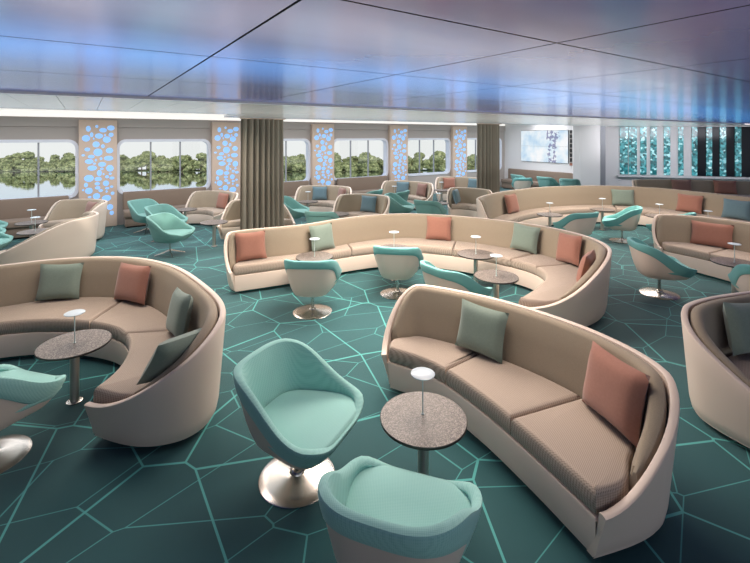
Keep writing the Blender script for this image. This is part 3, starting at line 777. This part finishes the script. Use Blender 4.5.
def table(r, d, where, stand=True, so=(0, 0)):
    p = W(r, d)
    if first[0]:
        t, s_ = tb, ds; t.location = (*p, 0)
    else:
        t = dup(tb, (*p, 0), 0, ''); s_ = dup(ds, (0, 0, 0), 0, '') if stand else None
    tag(t, 'round speckled bronze cocktail table ' + where, 'table', 'round cocktail tables')
    if s_:
        q = W(r + so[0], d + so[1]); s_.location = (*q, 0.5507)
        tag(s_, 'white disc on thin stem on the table ' + where, 'stand', 'white disc stands')
    first[0] = False
table(0.335, 3.0, 'before the right foreground sofa', so=(0.0, 0.03))
table(-2.83, 4.07, 'inside the left foreground horseshoe sofa')
table(-0.98, 7.0, 'at the left end of the central sofa', so=(0, 0.0))
table(0.33, 7.5, 'at the middle of the central sofa', so=(0.0, 0))
table(1.67, 7.15, 'at the right bend of the central sofa')
table(1.69, 6.02, 'nearest the back of the right foreground sofa')
table(5.55, 6.67, 'before the wide terracotta pillow')
table(4.35, 10.75, 'leftmost before the longest far sofa')
table(6.05, 11.5, 'second from left before the longest far sofa')
table(6.95, 10.55, 'third from left before the longest far sofa')
table(7.4, 9.6, 'rightmost before the longest far sofa')
table(-7.75, 9.75, 'before the sofa by the leftmost oval panel')
table(-6.96, 8.85, 'before the sofa seen from outside')
table(-5.05, 11.5, 'before the small sofa left of the large curtain', False)
table(-3.65, 9.8, 'before the sofa half hidden by the curtain', False)
table(-2.0, 12.9, 'before the sofa under the third oval panel')
table(-0.95, 10.85, 'between small sofas behind the central sofa', False)
table(0.65, 14.35, 'before the sofa by the fourth oval panel')
table(2.4, 15.6, 'before the far sofa with two pillows')
table(1.85, 12.6, 'before the sofa at the far curtain foot')

# ------------------------------------------------------------------ swivel tub chairs
def chair_proto(name, outer, inner, star=False):
    root = empty(name, (0, 0, 0))
    n = 64; DX, DY = 0.415, 0.385           # half depth (front = +x), half width
    cc = lambda a: (1 - math.cos(a)) / 2
    def h(a): return 0.452 + 0.058 * ss((cc(a) - 0.02) / 0.13) + 0.32 * ss((cc(a) - 0.10) / 0.80)
    def plan(a, s):
        ca, sa = math.cos(a), math.sin(a); p = 4.6 if ca > 0 else 3.3
        k_ = (abs(ca) ** p + abs(sa) ** p) ** (-1 / p)
        return DX * k_ * ca * s, DY * k_ * sa * s * (1.0 + 0.09 * ca)
    def ring(f): return [(*plan(2 * PI * i / n, f(2 * PI * i / n)[0]), f(2 * PI * i / n)[1]) for i in range(n + 1)]
    fz = lambda a: ss((1 + math.cos(a)) / 2)
    zb = lambda a: 0.335 + (h(a) - 0.335) * (0.14 + 0.64 * ss(cc(a)))    # where the upholstery starts outside
    fl = lambda a, z: 0.62 + 0.38 * min(1, max(0, (z - 0.30) / max(0.1, h(a) - 0.30))) ** (0.62 - 0.12 * fz(a))
    def out(t, d=0.0):
        def g(a): z = 0.325 + (zb(a) - 0.325) * t; return (fl(a, z) + d, z)
        return g
    bm = bmesh.new()
    rows = [ring(lambda a: (0.02, 0.275)), ring(lambda a: (0.36, 0.279)), ring(lambda a: (0.54, 0.29)), ring(lambda a: (0.64, 0.308))]
    for t in (0.0, 0.25, 0.5, 0.75, 1.0): rows.append(ring(out(t)))
    rows.append(ring(lambda a: (out(1)(a)[0] - 0.03, zb(a) + 0.002)))
    sweep(bm, rows); bmesh.ops.remove_doubles(bm, verts=bm.verts[:], dist=1e-5)
    obj('shell', bm, outer, root)
    def up(t, d, dz=0.0):
        def g(a): z = zb(a) + (h(a) - zb(a)) * t; return (fl(a, z) + d, z + dz)
        return g
    def inn(t, d):
        def g(a):
            z = 0.41 + (h(a) - 0.005 - 0.41) * t; lo = 0.66 + 0.24 * fz(a) ** 0.8
            return (lo + (0.86 - lo) * t ** 0.8 + d, z)
        return g
    bm = bmesh.new()
    rows = [ring(up(0.0, -0.03)), ring(up(0.0, 0.006, 0.001)), ring(up(0.03, 0.022, 0.004)), ring(up(0.35, 0.026)), ring(up(0.7, 0.024)), ring(up(0.9, 0.014)), ring(up(0.97, 0.0)), ring(up(1.0, -0.035, 0.0)), ring(up(1.0, -0.075, 0.002)), ring(up(1.0, -0.115, -0.006)), ring(inn(0.85, 0.0)), ring(inn(0.6, 0.0)), ring(inn(0.3, 0)), ring(inn(0.0, 0.0)), ring(lambda a: (0.4, 0.395))]
    sweep(bm, rows); bmesh.ops.remove_doubles(bm, verts=bm.verts[:], dist=1e-5)
    obj('upholstery', bm, inner, root)
    bm = bmesh.new()
    sc_ = lambda a: 0.655 + 0.30 * fz(a) ** 0.8
    rows = [ring(lambda a: (0.3, 0.40)), ring(lambda a: (sc_(a) - 0.03, 0.405)), ring(lambda a: (sc_(a), 0.42)), ring(lambda a: (sc_(a) + 0.004, 0.448)), ring(lambda a: (sc_(a) - 0.02, 0.466)), ring(lambda a: (sc_(a) - 0.07, 0.474)), ring(lambda a: (0.4, 0.476)), ring(lambda a: (0.0, 0.472))]
    sweep(bm, rows); bmesh.ops.remove_doubles(bm, verts=bm.verts[:], dist=1e-5)
    obj('seat_cushion', bm, inner, root)
    if not star:
        obj('pole', newlathe([(0.0, 0.05), (0.024, 0.05), (0.024, 0.25), (0.07, 0.262), (0.085, 0.279), (0, 0.279)], 20), M['steel'], root)
        obj('pedestal_base', newlathe([(0, 0.001), (0.272, 0.001), (0.276, 0.004), (0.27, 0.008), (0.2, 0.015), (0.12, 0.025), (0.075, 0.034), (0.055, 0.042), (0.05, 0.056), (0.038, 0.068), (0.024, 0.072)], 56), M['steel'], root)
    else:
        obj('pole', newlathe([(0.0, 0.04), (0.02, 0.04), (0.02, 0.25), (0.07, 0.262), (0.085, 0.279), (0, 0.279)], 16), M['steel'], root)
        for q in range(4):
            bm = bmesh.new(); a = PI / 4 + q * PI / 2; t = Vector((math.cos(a), math.sin(a), 0)); s_ = Vector((-t.y, t.x, 0))
            rows = []
            for (l, z, w, th) in ((0.015, 0.10, 0.016, 0.03), (0.12, 0.062, 0.014, 0.022), (0.30, 0.012, 0.011, 0.014)):
                c = t * l + Vector((0, 0, z)); rows.append([c + s_ * w - Vector((0, 0, th / 2)), c - s_ * w - Vector((0, 0, th / 2)), c - s_ * w * .7 + Vector((0, 0, th / 2)), c + s_ * w * .7 + Vector((0, 0, th / 2)), c + s_ * w - Vector((0, 0, th / 2))])
            vs = sweep(bm, rows); bm.faces.new(vs[0][:4]); bm.faces.new(vs[-1][:4]); bmesh.ops.remove_doubles(bm, verts=bm.verts[:], dist=1e-5)
            obj('leg', bm, M['steel'], root)
    return root
PROT = {}
def chair(kind, r, d, heading, label, group='aqua swivel tub chairs'):
    """heading: direction the seat faces, degrees in the survey frame, 0 = right, 90 = away from the viewer"""
    p = W(r, d); a = math.radians(heading) - math.atan2(SA, CA)
    if kind not in PROT:
        PROT[kind] = chair_proto('swivel_chair', *{'white': (M['shell'], M['teal']), 'deep': (M['shell'], M['teal2']), 'green': (M['sea'], M['sea'], True)}[kind])
        t = PROT[kind]; t.location = (*p, 0); t.rotation_euler = (0, 0, a)
    else: t = dup(PROT[kind], (*p, 0), a, '')
    return tag(t, label, 'chair', group)
chair('white', -0.57, 3.17, -26, 'aqua tub chair in the centre foreground turned toward the table')
chair('white', 0.13, 2.24, 71, 'nearest aqua tub chair at the bottom edge seen from behind')
chair('white', -3.0, 3.34, 75, 'aqua tub chair cut by the left edge at the bottom')
chair('deep', -0.89, 6.15, 88, 'white-backed aqua chair at the left end of the central sofa')
chair('deep', 0.36, 6.85, 80, 'white-backed aqua chair facing the middle of the central sofa')
chair('deep', 1.05, 5.75, 35, 'white-backed aqua chair half hidden behind the right foreground sofa')
chair('deep', 4.50, 6.84, -10, 'white-backed aqua chair on the open carpet at the right, side view')
chair('deep', 5.25, 5.75, 60, 'aqua chair cut by the right edge beside the table')
chair('deep', 4.55, 9.75, 110, 'white-backed aqua chair left of the pair before the longest far sofa')
chair('deep', 5.88, 10.29, 150, 'white-backed aqua chair right of the pair before the longest far sofa')
chair('deep', 6.60, 9.62, 120, 'aqua chair whose rim shows above the right sofa back')
chair('green', -5.92, 11.2, -25, 'green chair farthest back of the three by the second window')
chair('green', -5.0, 10.3, -20, 'green chair in the middle of the three by the second window')
chair('green', -4.33, 9.12, -10, 'green chair nearest of the three by the second window')
chair('green', -8.75, 9.55, 10, 'green chair cut by the left edge, farthest of three')
chair('green', -8.2, 8.85, 10, 'green chair cut by the left edge, middle of three')
chair('green', -7.5, 8.2, 10, 'green chair cut by the left edge, nearest of three')
chair('green', -2.25, 11.75, -10, 'green chair directly right of the large curtain')
chair('green', -1.2, 9.9, 80, 'green chair seen from behind above the central sofa back, by the sage pillow')
chair('green', -0.2, 13.55, 150, 'green chair right of the small sofa under the third oval panel')
chair('green', 0.62, 13.3, 150, 'green chair behind the small sofa that stands behind the central sofa')
chair('green', 0.70, 12.4, -15, 'green chair in side view left of the pair above the central sofa terracotta pillow')
chair('green', 1.45, 11.5, 60, 'green chair in back view above the central sofa terracotta pillow')
chair('deep', 6.0, 17.6, 80, 'white-backed chair before the bench under the screen')
chair('green', 6.4, 18.9, 20, 'green chair at the left before the bench under the screen')
chair('green', 7.15, 17.9, 40, 'green chair at the middle before the bench under the screen')
chair('green', 7.75, 17.2, 60, 'green chair at the right before the bench under the screen')

# ------------------------------------------------------------------ wall benches
def bench(x0, x1, label, loc=None, rz=0):
    w = x1 - x0
    root = empty('wall_bench', loc or ((x0 + x1) / 2, YW - 0.06, 0), rz); tag(root, label, 'bench', 'brown wall benches')
    obj('bench_base', newbox(-w / 2 + 0.02, -0.58, 0.04, w / 2 - 0.02, -0.01, 0.28, bev=0.01), M['bench'], root)
    obj('kick_board', newbox(-w / 2 + 0.06, -0.52, 0.0, w / 2 - 0.06, -0.03, 0.039), M['black'], root, False)
    obj('seat_cushion', newbox(-w / 2, -0.62, 0.282, w / 2, -0.13, 0.45, bev=0.03), M['bench'], root)
    obj('back_cushion', newbox(-w / 2, -0.125, 0.40, w / 2, -0.0, 0.93, bev=0.04), M['bench'], root)
bench(-2.62, -0.35, 'brown bench under the leftmost window')
bench(0.88, 3.1, 'brown bench under the window left of the large curtain')
bench(4.3, 6.55, 'brown bench under the window right of the large curtain')
bench(7.7, 9.95, 'brown bench under the second window right of the large curtain')
bench(0, 3.4, 'beige bench along the back wall under the screen', (XS - 0.01, YW - 2.0, 0), -PI / 2)
